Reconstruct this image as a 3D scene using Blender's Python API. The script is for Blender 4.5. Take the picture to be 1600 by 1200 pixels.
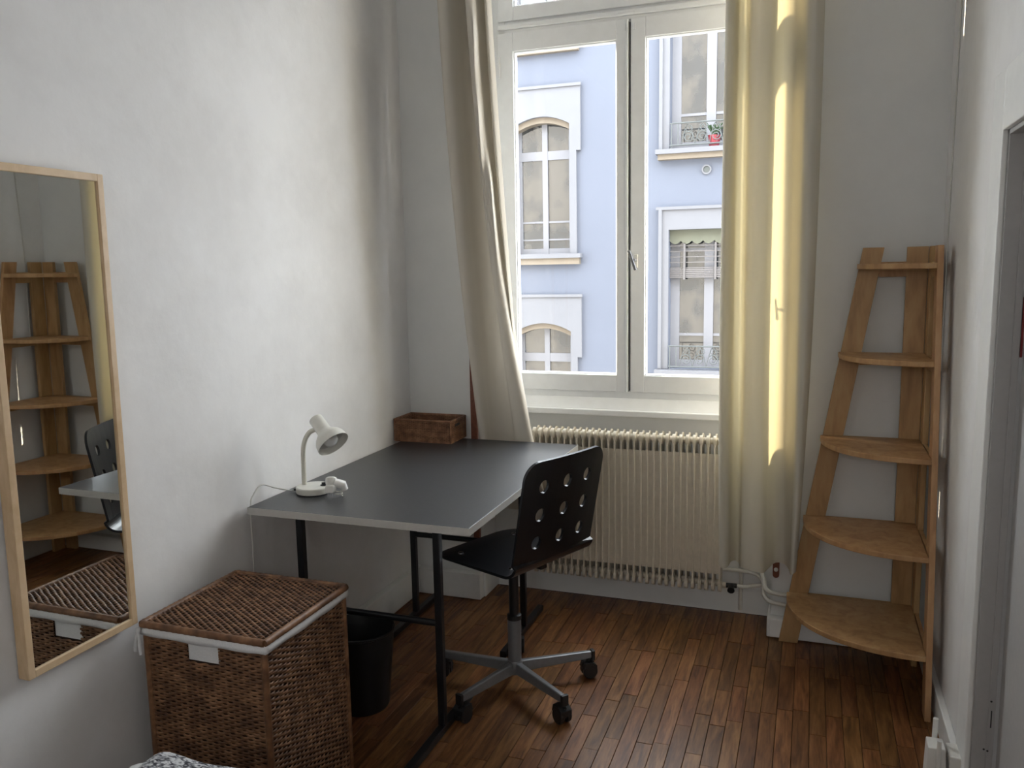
import bpy, bmesh, math, random
from mathutils import Vector, Matrix, Euler

random.seed(11)
sc = bpy.context.scene
for o in list(bpy.data.objects):
    bpy.data.objects.remove(o, do_unlink=True)
COL = sc.collection
R = math.radians

# ---------------------------------------------------------------- camera
CAM_H = 1.55
F_PX = 1295.0
yaw, pitch, roll = R(-19.93), R(7.9), R(1.05)
fw = Vector((math.sin(yaw)*math.cos(pitch), math.cos(yaw)*math.cos(pitch), -math.sin(pitch)))
rt = Vector((math.cos(yaw), -math.sin(yaw), 0))
dn = fw.cross(rt)
r2 = rt*math.cos(roll) + dn*math.sin(roll)
d2 = -rt*math.sin(roll) + dn*math.cos(roll)
cd = bpy.data.cameras.new('camera'); cam = bpy.data.objects.new('camera', cd); COL.objects.link(cam)
up, bk = -d2, -fw
cam.matrix_world = Matrix(((r2.x, up.x, bk.x, 0), (r2.y, up.y, bk.y, 0), (r2.z, up.z, bk.z, CAM_H), (0, 0, 0, 1)))
cd.sensor_width = 36; cd.lens = F_PX/1600*36; cd.clip_start = .02; cd.clip_end = 200
sc.camera = cam

# ---------------------------------------------------------------- world, sun, exposure
w = bpy.data.worlds.new('sky'); sc.world = w; w.use_nodes = True
bg = w.node_tree.nodes['Background']
bg.inputs[0].default_value = (.88, .94, 1.0, 1); bg.inputs[1].default_value = 11.2
sd = bpy.data.lights.new('sun', 'SUN'); sd.energy = 30; sd.angle = R(.6); sd.color = (1, .88, .66)
sun = bpy.data.objects.new('sun', sd); COL.objects.link(sun)
sun.rotation_euler = Vector((3.0, -1.0, -1.0)).to_track_quat('-Z', 'Y').to_euler()
sun.location = (-10, 9, 8)
pd = bpy.data.lights.new('window_portal', 'AREA'); pd.shape = 'RECTANGLE'; pd.size = 1.3; pd.size_y = 2.3
pd.cycles.is_portal = True
portal = bpy.data.objects.new('window_portal', pd); COL.objects.link(portal)
portal.location = (-.78, 3.815, 2.05); portal.rotation_euler = (R(-90), 0, 0)
vs = sc.view_settings
vs.view_transform = 'Standard'; vs.look = 'None'; vs.gamma = 1; vs.exposure = 0.15; vs.use_curve_mapping = False

# ---------------------------------------------------------------- materials
MATS = {}
def nt_new(name):
    m = bpy.data.materials.new(name); m.use_nodes = True
    nt = m.node_tree; MATS[name] = m
    return m, nt, nt.nodes['Principled BSDF']
def N(nt, kind, **kw):
    n = nt.nodes.new(kind)
    for k, v in kw.items():
        if k.startswith('i_'): n.inputs[k[2:].replace('_', ' ')].default_value = v
        else: setattr(n, k, v)
    return n
def coords(nt, scale=(1, 1, 1), mode='Object', rnd=False):
    tc = N(nt, 'ShaderNodeTexCoord'); mp = N(nt, 'ShaderNodeMapping')
    mp.inputs['Scale'].default_value = scale
    nt.links.new(tc.outputs[mode], mp.inputs['Vector'])
    if rnd:
        oi = N(nt, 'ShaderNodeObjectInfo')
        mu = N(nt, 'ShaderNodeMath', operation='MULTIPLY'); mu.inputs[1].default_value = 37.0
        cx = N(nt, 'ShaderNodeCombineXYZ')
        nt.links.new(oi.outputs['Random'], mu.inputs[0])
        for k in range(3): nt.links.new(mu.outputs[0], cx.inputs[k])
        nt.links.new(cx.outputs[0], mp.inputs['Location'])
    return mp.outputs['Vector']
def ramp(nt, fac, stops):
    r = N(nt, 'ShaderNodeValToRGB')
    while len(r.color_ramp.elements) < len(stops): r.color_ramp.elements.new(.5)
    for e, (p, c) in zip(r.color_ramp.elements, stops):
        e.position = p; e.color = (*c, 1)
    nt.links.new(fac, r.inputs[0]); return r.outputs[0]
def bump(nt, bsdf, h, strength=.2, dist=.01):
    b = N(nt, 'ShaderNodeBump'); b.inputs['Strength'].default_value = strength; b.inputs['Distance'].default_value = dist
    nt.links.new(h, b.inputs['Height']); nt.links.new(b.outputs[0], bsdf.inputs['Normal'])
def plain(name, col, rough=.5, metal=0, var=.06, bscale=60, bstr=.05, spec=.5, coat=0):
    m, nt, p = nt_new(name)
    v = coords(nt)
    no = N(nt, 'ShaderNodeTexNoise'); no.inputs['Scale'].default_value = bscale; no.inputs['Detail'].default_value = 3
    nt.links.new(v, no.inputs['Vector'])
    c = ramp(nt, no.outputs['Fac'], [(.3, tuple(x*(1-var) for x in col)), (.7, tuple(min(1, x*(1+var)) for x in col))])
    nt.links.new(c, p.inputs['Base Color'])
    p.inputs['Roughness'].default_value = rough; p.inputs['Metallic'].default_value = metal
    p.inputs['Specular IOR Level'].default_value = spec; p.inputs['Coat Weight'].default_value = coat
    if bstr: bump(nt, p, no.outputs['Fac'], bstr, .002)
    return m
def wood(name, c1, c2, c3, scale=(1, 14, 14), rough=.45, rnd=False, bstr=.08, tone=0):
    m, nt, p = nt_new(name)
    v = coords(nt, scale, 'Object', rnd)
    n1 = N(nt, 'ShaderNodeTexNoise'); n1.inputs['Scale'].default_value = 3; n1.inputs['Detail'].default_value = 6; n1.inputs['Distortion'].default_value = .8
    n2 = N(nt, 'ShaderNodeTexNoise'); n2.inputs['Scale'].default_value = 14; n2.inputs['Detail'].default_value = 4
    nt.links.new(v, n1.inputs['Vector']); nt.links.new(v, n2.inputs['Vector'])
    mx = N(nt, 'ShaderNodeMath', operation='MULTIPLY_ADD'); mx.inputs[1].default_value = .35
    nt.links.new(n2.outputs['Fac'], mx.inputs[0])
    sb = N(nt, 'ShaderNodeMath', operation='SUBTRACT'); sb.inputs[1].default_value = .17
    nt.links.new(n1.outputs['Fac'], sb.inputs[0]); nt.links.new(sb.outputs[0], mx.inputs[2])
    c = ramp(nt, mx.outputs[0], [(.28, c1), (.5, c2), (.72, c3)])
    if tone:
        oi = N(nt, 'ShaderNodeObjectInfo')
        hv = N(nt, 'ShaderNodeHueSaturation')
        mr = N(nt, 'ShaderNodeMapRange'); mr.inputs['To Min'].default_value = 1-tone; mr.inputs['To Max'].default_value = 1+tone
        nt.links.new(oi.outputs['Random'], mr.inputs['Value']); nt.links.new(mr.outputs[0], hv.inputs['Value'])
        m2 = N(nt, 'ShaderNodeMapRange'); m2.inputs['To Min'].default_value = .492; m2.inputs['To Max'].default_value = .506
        mu = N(nt, 'ShaderNodeMath', operation='MULTIPLY'); mu.inputs[1].default_value = 7.31
        fr = N(nt, 'ShaderNodeMath', operation='FRACT')
        nt.links.new(oi.outputs['Random'], mu.inputs[0]); nt.links.new(mu.outputs[0], fr.inputs[0]); nt.links.new(fr.outputs[0], m2.inputs['Value'])
        nt.links.new(m2.outputs[0], hv.inputs['Hue']); nt.links.new(c, hv.inputs['Color']); c = hv.outputs[0]
    nt.links.new(c, p.inputs['Base Color']); p.inputs['Roughness'].default_value = rough
    bump(nt, p, mx.outputs[0], bstr, .003)
    return m
def cloth(name, col, trans, mix=.2, weave=900):
    m, nt, p = nt_new(name)
    nt.nodes.remove(p); out = nt.nodes['Material Output']
    v = coords(nt)
    no = N(nt, 'ShaderNodeTexNoise'); no.inputs['Scale'].default_value = weave; nt.links.new(v, no.inputs['Vector'])
    bp = N(nt, 'ShaderNodeBump'); bp.inputs['Strength'].default_value = .15; bp.inputs['Distance'].default_value = .001
    nt.links.new(no.outputs['Fac'], bp.inputs['Height'])
    d = N(nt, 'ShaderNodeBsdfDiffuse'); d.inputs[0].default_value = (*col, 1)
    t = N(nt, 'ShaderNodeBsdfTranslucent'); t.inputs[0].default_value = (*trans, 1)
    nt.links.new(bp.outputs[0], d.inputs['Normal'])
    mx = N(nt, 'ShaderNodeMixShader'); mx.inputs[0].default_value = mix
    nt.links.new(d.outputs[0], mx.inputs[1]); nt.links.new(t.outputs[0], mx.inputs[2]); nt.links.new(mx.outputs[0], out.inputs[0])
    return m
def glass(name, tint=(1, 1, 1), refl=.06):
    m, nt, p = nt_new(name); nt.nodes.remove(p); out = nt.nodes['Material Output']
    t = N(nt, 'ShaderNodeBsdfTransparent'); t.inputs[0].default_value = (*tint, 1)
    g = N(nt, 'ShaderNodeBsdfGlossy'); g.inputs['Roughness'].default_value = .01
    lw = N(nt, 'ShaderNodeLayerWeight'); lw.inputs[0].default_value = .5
    po = N(nt, 'ShaderNodeMath', operation='POWER'); po.inputs[1].default_value = 5
    ma = N(nt, 'ShaderNodeMath', operation='MULTIPLY_ADD'); ma.inputs[1].default_value = .8; ma.inputs[2].default_value = .02
    nt.links.new(lw.outputs['Facing'], po.inputs[0]); nt.links.new(po.outputs[0], ma.inputs[0])
    mx = N(nt, 'ShaderNodeMixShader')
    nt.links.new(ma.outputs[0], mx.inputs[0]); nt.links.new(t.outputs[0], mx.inputs[1]); nt.links.new(g.outputs[0], mx.inputs[2])
    nt.links.new(mx.outputs[0], out.inputs[0]); return m
def wallmat(name, c1, c2, s=3.0, bstr=.12):
    m, nt, p = nt_new(name); v = coords(nt)
    n1 = N(nt, 'ShaderNodeTexNoise'); n1.inputs['Scale'].default_value = s; n1.inputs['Detail'].default_value = 8; n1.inputs['Roughness'].default_value = .65
    n2 = N(nt, 'ShaderNodeTexNoise'); n2.inputs['Scale'].default_value = 22; n2.inputs['Detail'].default_value = 5
    nt.links.new(v, n1.inputs['Vector']); nt.links.new(v, n2.inputs['Vector'])
    c = ramp(nt, n1.outputs['Fac'], [(.32, c1), (.6, c2)])
    nt.links.new(c, p.inputs['Base Color']); p.inputs['Roughness'].default_value = .75; p.inputs['Specular IOR Level'].default_value = .25
    bump(nt, p, n2.outputs['Fac'], bstr, .006); return m

wallmat('plaster', (.715, .703, .69), (.79, .782, .772), 3.0, .2)
wallmat('plaster_window_side', (.72, .725, .71), (.76, .765, .75), 4, .06)
plain('white_paint', (.80, .80, .78), .4, var=.02, bscale=30, bstr=.03)
plain('window_paint', (.80, .81, .81), .35, var=.02, bscale=25, bstr=.02)
plain('ceiling_white', (.80, .79, .77), .85, var=.02)
wood('oak_floor', (.072, .028, .010), (.165, .070, .024), (.25, .118, .044), (16, 1.6, 10), .40, True, .10, .24)
MATS['oak_floor'].node_tree.nodes['Principled BSDF'].inputs['Specular IOR Level'].default_value = .38
plain('floor_gap', (.012, .007, .004), .9)
wood('pine', (.35, .195, .078), (.47, .28, .12), (.53, .34, .16), (6, 6, 1.2), .5, True, .03, .06)
wood('birch', (.52, .36, .20), (.60, .43, .26), (.66, .49, .31), (10, 3, 3), .45, False, .03)
plain('red_wood', (.16, .05, .025), .5, var=.2)
m_black = plain('desk_black', (.024, .025, .029), .36, var=.2, bscale=180, bstr=.10, spec=.85)
plain('desk_edge', (.50, .49, .46), .35, var=.03)
plain('black_metal', (.010, .011, .013), .32, var=.15, bscale=120, bstr=.03)
plain('chair_black', (.010, .011, .014), .30, var=.1, bscale=150, bstr=.03, spec=.45)
plain('grey_metal', (.20, .205, .215), .36, metal=.35, var=.05)
plain('chrome', (.75, .75, .78), .15, metal=1, var=.02, bstr=0)
plain('black_plastic', (.012, .012, .013), .45, var=.1)
plain('bin_black', (.010, .011, .012), .38, var=.1)
plain('lamp_white', (.66, .65, .59), .32, var=.03, bstr=0)
plain('lamp_inner', (.50, .49, .45), .4, var=.03, bstr=0)
plain('lamp_neck', (.62, .60, .52), .5, var=.05, bscale=300, bstr=.3)
plain('bulb_glass', (.72, .72, .70), .15, var=.02, bstr=0)
plain('plug_white', (.74, .73, .69), .35, var=.02, bstr=0)
plain('cord_white', (.62, .61, .57), .5, var=.03, bstr=0)
plain('radiator_cream', (.66, .60, .49), .42, var=.05, bscale=40, bstr=.04)
plain('pipe_cream', (.66, .64, .58), .45, var=.05)
plain('liner_white', (.70, .70, .70), .9, var=.04, bscale=200, bstr=.3)
plain('weave_gap_shade', (.030, .014, .007), .9, var=.2)  # dark colour stands in for the shade between strands
def wickermat(name, c1, c2, c3):
    m, nt, p = nt_new(name); v = coords(nt)
    n1 = N(nt, 'ShaderNodeTexNoise'); n1.inputs['Scale'].default_value = 28; n1.inputs['Detail'].default_value = 5
    nt.links.new(v, n1.inputs['Vector'])
    nt.links.new(ramp(nt, n1.outputs['Fac'], [(.3, c1), (.5, c2), (.7, c3)]), p.inputs['Base Color'])
    p.inputs['Roughness'].default_value = .5; bump(nt, p, n1.outputs['Fac'], .2, .003); return m
wickermat('wicker', (.085, .036, .016), (.17, .078, .034), (.285, .145, .068))
wickermat('seagrass', (.12, .050, .023), (.21, .095, .045), (.33, .17, .085))
cloth('curtain_cream', (.64, .62, .555), (.70, .60, .36), .21)
cloth('curtain_beige', (.585, .55, .485), (.50, .44, .34), .07)
glass('window_glass')
m, nt, p = nt_new('mirror'); p.inputs['Base Color'].default_value = (.80, .82, .80, 1); p.inputs['Metallic'].default_value = 1; p.inputs['Roughness'].default_value = .012
# bedspread: grey-white printed feathers
m, nt, p = nt_new('bedspread'); v = coords(nt, (30, 70, 30))
mpn = [n for n in nt.nodes if n.type == 'MAPPING'][0]; mpn.inputs['Rotation'].default_value = (0, 0, .6)
n1 = N(nt, 'ShaderNodeTexNoise'); n1.inputs['Scale'].default_value = 1.6; n1.inputs['Detail'].default_value = 4; n1.inputs['Distortion'].default_value = 1.4
nt.links.new(v, n1.inputs['Vector'])
nt.links.new(ramp(nt, n1.outputs['Fac'], [(.40, (.05, .05, .06)), (.50, (.38, .39, .41)), (.58, (.68, .69, .70))]), p.inputs['Base Color'])
p.inputs['Roughness'].default_value = .9; bump(nt, p, n1.outputs['Fac'], .5, .01)
# outdoors
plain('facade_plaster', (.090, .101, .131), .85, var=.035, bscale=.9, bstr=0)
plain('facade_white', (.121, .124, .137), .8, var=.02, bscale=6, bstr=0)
plain('facade_warm_bounce', (.150, .125, .095), .8, var=.04, bscale=8, bstr=0)  # warm bounce light painted into sill undersides and arch linings
plain('shutter_frame', (.145, .148, .165), .5, var=.02, bscale=8, bstr=0)
plain('iron_grey', (.060, .068, .068), .6, var=.08)
plain('blind_slat', (.105, .098, .098), .7, var=.1)
plain('valance_cloth', (.10, .104, .078), .9, var=.06, bscale=12)
plain('pot_red', (.17, .012, .022), .5)
plain('leaf_green', (.025, .055, .02), .6)
plain('own_facade', (.44, .41, .37), .85, var=.06, bscale=1.2, bstr=0)
plain('asphalt', (.16, .16, .16), .9, var=.1)
plain('jamb_shade_grey', (.40, .39, .38), .6, var=.03)  # shade of the unlit jamb put into the colour; stop and leaf share it
plain('seal_red', (.20, .012, .012), .6)
m, nt, p = nt_new('far_glass'); v = coords(nt, (1.5, 1, 1.2))
n1 = N(nt, 'ShaderNodeTexNoise'); n1.inputs['Scale'].default_value = 1.7; n1.inputs['Detail'].default_value = 3
nt.links.new(v, n1.inputs['Vector'])
nt.links.new(ramp(nt, n1.outputs['Fac'], [(.42, (.018, .022, .027)), (.58, (.055, .052, .048))]), p.inputs['Base Color'])
p.inputs['Roughness'].default_value = .04; p.inputs['Specular IOR Level'].default_value = 1.0

# ---------------------------------------------------------------- helpers
class MB:
    def __init__(s): s.v = []; s.f = []
    def add(s, vs_, fs_):
        o = len(s.v); s.v += [tuple(x) for x in vs_]; s.f += [tuple(i+o for i in f) for f in fs_]; return s
    def box(s, x0, x1, y0, y1, z0, z1, mat=None):
        v = [Vector(p) for p in ((x0,y0,z0),(x1,y0,z0),(x1,y1,z0),(x0,y1,z0),(x0,y0,z1),(x1,y0,z1),(x1,y1,z1),(x0,y1,z1))]
        if mat is not None: v = [mat @ q for q in v]
        return s.add(v, [(3,2,1,0),(4,5,6,7),(0,1,5,4),(1,2,6,5),(2,3,7,6),(3,0,4,7)])
    def bar(s, a, b, wx, wz, upv=(0,0,1)):
        a, b = Vector(a), Vector(b); t = (b-a).normalized(); u = Vector(upv)
        if abs(t.dot(u)) > .98: u = Vector((0,1,0))
        sx = t.cross(u).normalized(); sz = sx.cross(t)
        v = []
        for p_ in (a, b):
            for (i, j) in ((-1,-1),(1,-1),(1,1),(-1,1)): v.append(p_+sx*i*wx/2+sz*j*wz/2)
        return s.add(v, [(0,1,2,3),(7,6,5,4),(0,4,5,1),(1,5,6,2),(2,6,7,3),(3,7,4,0)])
    def tube(s, pts, r, n=10, cap=True, closed=False):
        pts = [Vector(q) for q in pts]; k = len(pts); vs_ = []; fs_ = []
        rs = r if isinstance(r, (list, tuple)) else [r]*k
        prev = None
        for i, q in enumerate(pts):
            if closed: t = pts[(i+1) % k]-pts[i-1]
            else: t = pts[min(i+1, k-1)]-pts[max(i-1, 0)]
            t.normalize()
            if prev is None:
                a = Vector((0,0,1)) if abs(t.z) < .9 else Vector((1,0,0))
                x = t.cross(a).normalized()
            else:
                x = (prev - t*prev.dot(t)).normalized()
            prev = x; y = t.cross(x)
            for j in range(n):
                an = 2*math.pi*j/n; vs_.append(q+(x*math.cos(an)+y*math.sin(an))*rs[i])
        for i in range(k if closed else k-1):
            for j in range(n):
                a, b = i*n+j, i*n+(j+1) % n; c, d = ((i+1) % k)*n+(j+1) % n, ((i+1) % k)*n+j
                fs_.append((a, b, c, d))
        if cap and not closed:
            fs_.append(tuple(reversed(range(n)))); fs_.append(tuple(range((k-1)*n, k*n)))
        return s.add(vs_, fs_)
    def lathe(s, prof, n=24, mat=None, close=False):
        vs_ = []; fs_ = []; k = len(prof)
        for (r, z) in prof:
            for j in range(n):
                an = 2*math.pi*j/n; q = Vector((r*math.cos(an), r*math.sin(an), z))
                vs_.append(mat @ q if mat is not None else q)
        for i in range(k-1):
            for j in range(n):
                fs_.append((i*n+j, i*n+(j+1) % n, (i+1)*n+(j+1) % n, (i+1)*n+j))
        if prof[0][0] > 1e-6 and not close: fs_.append(tuple(reversed(range(n))))
        if prof[-1][0] > 1e-6 and not close: fs_.append(tuple(range((k-1)*n, k*n)))
        return s.add(vs_, fs_)
    def prism(s, poly, axis, a0, a1):
        """poly: list of 2D pts; axis 'x','y','z' extrude"""
        def P(u, v_, a): return {'x': (a, u, v_), 'y': (u, a, v_), 'z': (u, v_, a)}[axis]
        n = len(poly); vs_ = [P(u, v_, a0) for u, v_ in poly]+[P(u, v_, a1) for u, v_ in poly]
        fs_ = [tuple(reversed(range(n))), tuple(range(n, 2*n))]+[(i, (i+1) % n, n+(i+1) % n, n+i) for i in range(n)]
        return s.add(vs_, fs_)
    def mesh(s, name):
        me = bpy.data.meshes.new(name); me.from_pydata(s.v, [], s.f); me.update()
        bm = bmesh.new(); bm.from_mesh(me); bmesh.ops.recalc_face_normals(bm, faces=bm.faces); bm.to_mesh(me); bm.free()
        return me
    def build(s, name, mat, parent=None, bevel=0, smooth=False, seg=2):
        me = s.mesh(name); return link(name, me, mat, parent, bevel, smooth, seg)
def link(name, me, mat, parent=None, bevel=0, smooth=False, seg=2):
    o = bpy.data.objects.new(name, me); COL.objects.link(o)
    if mat and not me.materials: me.materials.append(MATS[mat])
    if parent is not None: o.parent = parent
    if bevel:
        b = o.modifiers.new('bevel', 'BEVEL'); b.width = bevel; b.segments = seg; b.limit_method = 'ANGLE'; b.angle_limit = R(40)
    if smooth:
        for p_ in me.polygons: p_.use_smooth = True
        try:
            me.set_sharp_from_angle(angle=R(40))
        except Exception: pass
    return o
def tag(o, label, cat, group=None, kind=None):
    o['label'] = label; o['category'] = cat
    if group: o['group'] = group
    if kind: o['kind'] = kind
    return o
def empty(name, loc, label, cat, group=None, kind=None, rz=0):
    o = bpy.data.objects.new(name, None); COL.objects.link(o); o.empty_display_size = .05
    o.location = loc; o.rotation_euler = (0, 0, rz)
    return tag(o, label, cat, group, kind)
def copy_of(o, parent=None, loc=None, rot=None):
    c = o.copy(); COL.objects.link(c)
    if parent is not None: c.parent = parent
    if loc is not None: c.location = loc
    if rot is not None: c.rotation_euler = rot
    return c
def spline(pts, n=8):
    """Catmull-Rom through points"""
    P = [Vector(p_) for p_ in pts]; out = []
    for i in range(len(P)-1):
        p0, p1, p2, p3 = P[max(i-1,0)], P[i], P[i+1], P[min(i+2,len(P)-1)]
        for k in range(n):
            t = k/n
            out.append(.5*((2*p1)+(p2-p0)*t+(2*p0-5*p1+4*p2-p3)*t*t+(3*p1-p0-3*p2+p3)*t**3))
    out.append(P[-1]); return out

# room numbers (metres); camera stands at x=0, y=0
XL, XR = -1.785, .455          # side walls
YW, YN = 3.500, 3.68          # end wall, back of the window niche
NX0, NX1 = -1.435, -.125      # niche sides
YB, ZC = -1.6, 3.12           # wall behind the camera, ceiling
YO = 3.80                     # street face of the house
WZ0, WZ1 = .93, 3.06          # window opening

# ---------------------------------------------------------------- room shell
def struct(o, label, cat): return tag(o, label, cat, kind='structure')
struct(MB().box(XL-.12, XL, YB-.1, YO, 0, ZC).build('wall_left', 'plaster'), 'long white plastered wall carrying the mirror, beside the desk', 'wall')
m_ = MB()
m_.box(XL, NX0, YW, YO, 0, ZC); m_.box(NX1, XR+.12, YW, YO, 0, ZC)
m_.box(NX0, NX1, YN, YO, 0, .88); m_.box(NX0, NX1, 3.69, YO, WZ1, ZC)
struct(m_.build('wall_back', 'plaster_window_side'), 'white end wall with a recess holding the window and radiator', 'wall')
DY0, DY1, DZ = 1.62, 2.46, 1.875   # doorway in the right wall
m_ = MB(); m_.box(XR, XR+.12, DY1, YW, 0, ZC); m_.box(XR, XR+.12, YB-.1, DY0, 0, ZC); m_.box(XR, XR+.12, DY0, DY1, DZ, ZC)
struct(m_.build('wall_right', 'plaster'), 'white wall with the doorway, beside the corner shelf', 'wall')
struct(MB().box(XL, XR, YB-.1, YB, 0, ZC).build('wall_rear', 'plaster'), 'plain white wall behind the bed', 'wall')
struct(MB().box(XL-.12, XR+.12, YB-.1, YO, ZC, ZC+.1).build('ceiling', 'ceiling_white'), 'flat white ceiling above the room', 'ceiling')

# floor: each strip of oak is a part
fl = struct(MB().box(XL-.12, XR+.12, YB-.1, YO, -.1, -.014).build('floor', 'floor_gap'), 'worn oak strip parquet floor with dark joints', 'floor')
PW, GAP = .0535, .0016
x = XL; i = 0; rest = MB(); nplank = 0
while x < XR:
    x1 = min(x+PW-GAP, XR-.001)
    inn = NX0 < x1 and x < NX1
    yend = YN-.004 if inn else YW-.006
    y = 1.98-random.random()*.3
    yy = YB
    while yy < y-.01:
        y2 = min(yy+random.uniform(.25, .5), y-.0)
        rest.box(x, x1, yy, y2-GAP, -.012, random.uniform(-.0006, .0)); yy = y2
    while y < yend:
        ln = random.uniform(.22, .5)
        y2 = yend if y+ln > yend-.08 else y+ln
        b = MB().box(-(x1-x)/2, (x1-x)/2, -(y2-y-GAP)/2, (y2-y-GAP)/2, -.012, 0)
        o = b.build('plank', 'oak_floor', fl, bevel=.0008, seg=1)
        o.location = ((x+x1)/2, (y+y2)/2, random.uniform(-.0008, .0004)); nplank += 1
        y = y2
    x += PW; i += 1
o = rest.build('plank_field', 'oak_floor', fl); o['kind'] = 'stuff'

# baseboards
def skirt(name, x0, x1, y0, y1, h, label):
    return struct(MB().box(x0, x1, y0, y1, 0.004, h).build(name, 'white_paint', bevel=.004), label, 'baseboard')
skirt('baseboard_left', XL, XL+.037, YB, YW, .13, 'low white baseboard along the mirror wall under the desk')
m_ = MB().box(XL+.037, NX0+.004, YW-.045, YW, .004, .13).box(NX0, NX0+.014, YW, YN, .004, .13)
struct(m_.build('baseboard_back', 'white_paint', bevel=.004), 'white baseboard block at the left foot of the window recess', 'baseboard')
m_ = MB().box(NX1-.004, XR, YW-.045, YW, .004, .085).box(NX1-.014, NX1, YW-.045, YN, .004, .085)
struct(m_.build('baseboard_front', 'white_paint', bevel=.004), 'white baseboard behind the feet of the corner shelf', 'baseboard')
skirt('baseboard_right', XR-.022, XR, 2.60, YW-.045, .105, 'white baseboard between the corner shelf and the doorway')

# ---------------------------------------------------------------- door (right wall)
dr = empty('door_1', (XR, 2.04, 0), 'doorway with wide flat white casing and inner jamb coloured grey for its shade', 'door', kind='structure')
def child(mb, name, mat, par, bevel=0, smooth=False):
    o = mb.build(name, mat, par, bevel, smooth)
    o.matrix_parent_inverse = Matrix.Translation(-Vector(par.location)) if par.rotation_euler.z == 0 else par.matrix_basis.inverted()
    return o
m_ = MB(); m_.box(XR-.014, XR, DY1, 2.60, .0, DZ+.155); child(m_, 'casing_upright', 'white_paint', dr, .003)
m_ = MB(); m_.box(XR-.014, XR, DY0-.14, DY0, .0, DZ+.155); child(m_, 'casing_upright', 'white_paint', dr, .003)
m_ = MB(); m_.box(XR-.014, XR, DY0, DY1, DZ, DZ+.155); child(m_, 'casing_head', 'white_paint', dr, .003)
m_ = MB().box(XR, XR+.12, DY1-.012, DY1, 0, DZ).box(XR, XR+.12, DY0, DY0+.012, 0, DZ).box(XR, XR+.12, DY0, DY1, DZ-.012, DZ)
child(m_, 'jamb', 'jamb_shade_grey', dr, .002)
m_ = MB().box(XR+.035, XR+.052, DY1-.018, DY1-.012, 0, DZ-.012); child(m_, 'door_stop', 'jamb_shade_grey', dr, .002)
m_ = MB().box(XR+.060, XR+.100, DY0+.014, DY1-.016, .01, DZ-.014); lf = child(m_, 'door_leaf', 'jamb_shade_grey', dr, .003)
m_ = MB().box(XR+.0535, XR+.0585, DY1-.0165, DY1-.0115, 1.30, 1.455).box(XR+.0535, XR+.0585, DY1-.0165, DY1-.0115, 1.60, 1.76)
child(m_, 'door_seal', 'seal_red', dr)
for (xx, zz) in ((XR+.040, .352), (XR+.030, .206), (XR+.038, .206)):
    mt = Matrix.Translation((xx, DY1-.012, zz)) @ Matrix.Rotation(R(90), 4, 'X')
    if xx > XR+.034: mt = Matrix.Translation((xx, DY1-.018, zz)) @ Matrix.Rotation(R(90), 4, 'X')
    child(MB().lathe([(.0028, -.0005), (.0028, .0006)], 10, mt), 'screw_hole', 'black_plastic', dr)
child(MB().box(XR+.0405, XR+.0435, DY1-.0188, DY1-.0178, .275, .325), 'latch_slot', 'black_plastic', dr)

# ---------------------------------------------------------------- window
wn = empty('window_1', (-.78, 3.70, .9), 'tall white double casement window with transom in the recess', 'window', kind='structure')
FX0, FX1, CX = -1.405, -.155, -.770
WM = 'window_paint'
def wc(mb, name, bevel=.003, mat=WM, par=wn): return child(mb, name, mat, par, bevel)
m_ = MB(); m_.box(NX0, FX0+.06, 3.70, 3.78, WZ0-.05, WZ1); wc(m_, 'frame_jamb')
m_ = MB(); m_.box(FX1-.06, NX1, 3.70, 3.78, WZ0-.05, WZ1); wc(m_, 'frame_jamb')
m_ = MB(); m_.box(FX0+.06, FX1-.06, 3.695, 3.78, WZ0-.05, .99); wc(m_, 'frame_bottom_rail')
m_ = MB(); m_.box(FX0+.06, FX1-.06, 3.70, 3.78, 2.595, 2.66); m_.box(FX0+.03, FX1-.03, 3.680, 3.70, 2.618, 2.640); m_.box(FX0+.06, FX1-.06, 3.692, 3.70, 2.60, 2.618); wc(m_, 'transom_bar')
m_ = MB(); m_.box(FX0+.06, FX1-.06, 3.70, 3.78, 3.02, WZ1); wc(m_, 'frame_top_rail')
def sash(name, x0, x1, z0, z1, gx0, gx1, gz0, gz1, yf=3.688):
    s_ = wc(MB().box(x0, gx0, yf, 3.74, z0, z1), name)
    def sub(mb, nm, mat=WM, bev=.002):
        o = mb.build(nm, mat, s_, bev); return o
    sub(MB().box(gx1, x1, yf, 3.74, z0, z1), 'stile'); sub(MB().box(gx0, gx1, yf, 3.74, z0, gz0), 'bottom_rail'); sub(MB().box(gx0, gx1, yf, 3.74, gz1, z1), 'top_rail')
    b = .0055
    bd = MB().box(gx0, gx0+b, yf+.010, 3.73, gz0, gz1).box(gx1-b, gx1, yf+.010, 3.73, gz0, gz1).box(gx0+b, gx1-b, yf+.010, 3.73, gz0, gz0+b).box(gx0+b, gx1-b, yf+.010, 3.73, gz1-b, gz1)
    sub(bd, 'glazing_bead')
    sub(MB().box(gx0+b, gx1-b, 3.718, 3.722, gz0+b, gz1-b), 'pane', 'window_glass', 0)
    return s_
sash('sash_stile', FX0+.025, CX-.006, .985, 2.605, -1.304, -.829, 1.062, 2.523)
sr = sash('sash_stile', CX+.004, FX1-.025, .985, 2.605, -.702, -.232, 1.062, 2.523)
sash('transom_stile', FX0+.03, FX1-.03, 2.655, 3.03, -1.300, -.235, 2.715, 2.975)
m_ = MB().box(CX-.016, CX-.006, 3.681, 3.70, .985, 2.600); wc(m_, 'meeting_strip', .003)
m_ = MB().box(CX-.008, CX+.006, 3.715, 3.74, .985, 2.600); wc(m_, 'meeting_gap', 0, 'grey_metal')
m_ = MB().box(NX0, NX1, 3.635, 3.70, .880, .907); wc(m_, 'window_sill', .004)
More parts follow.
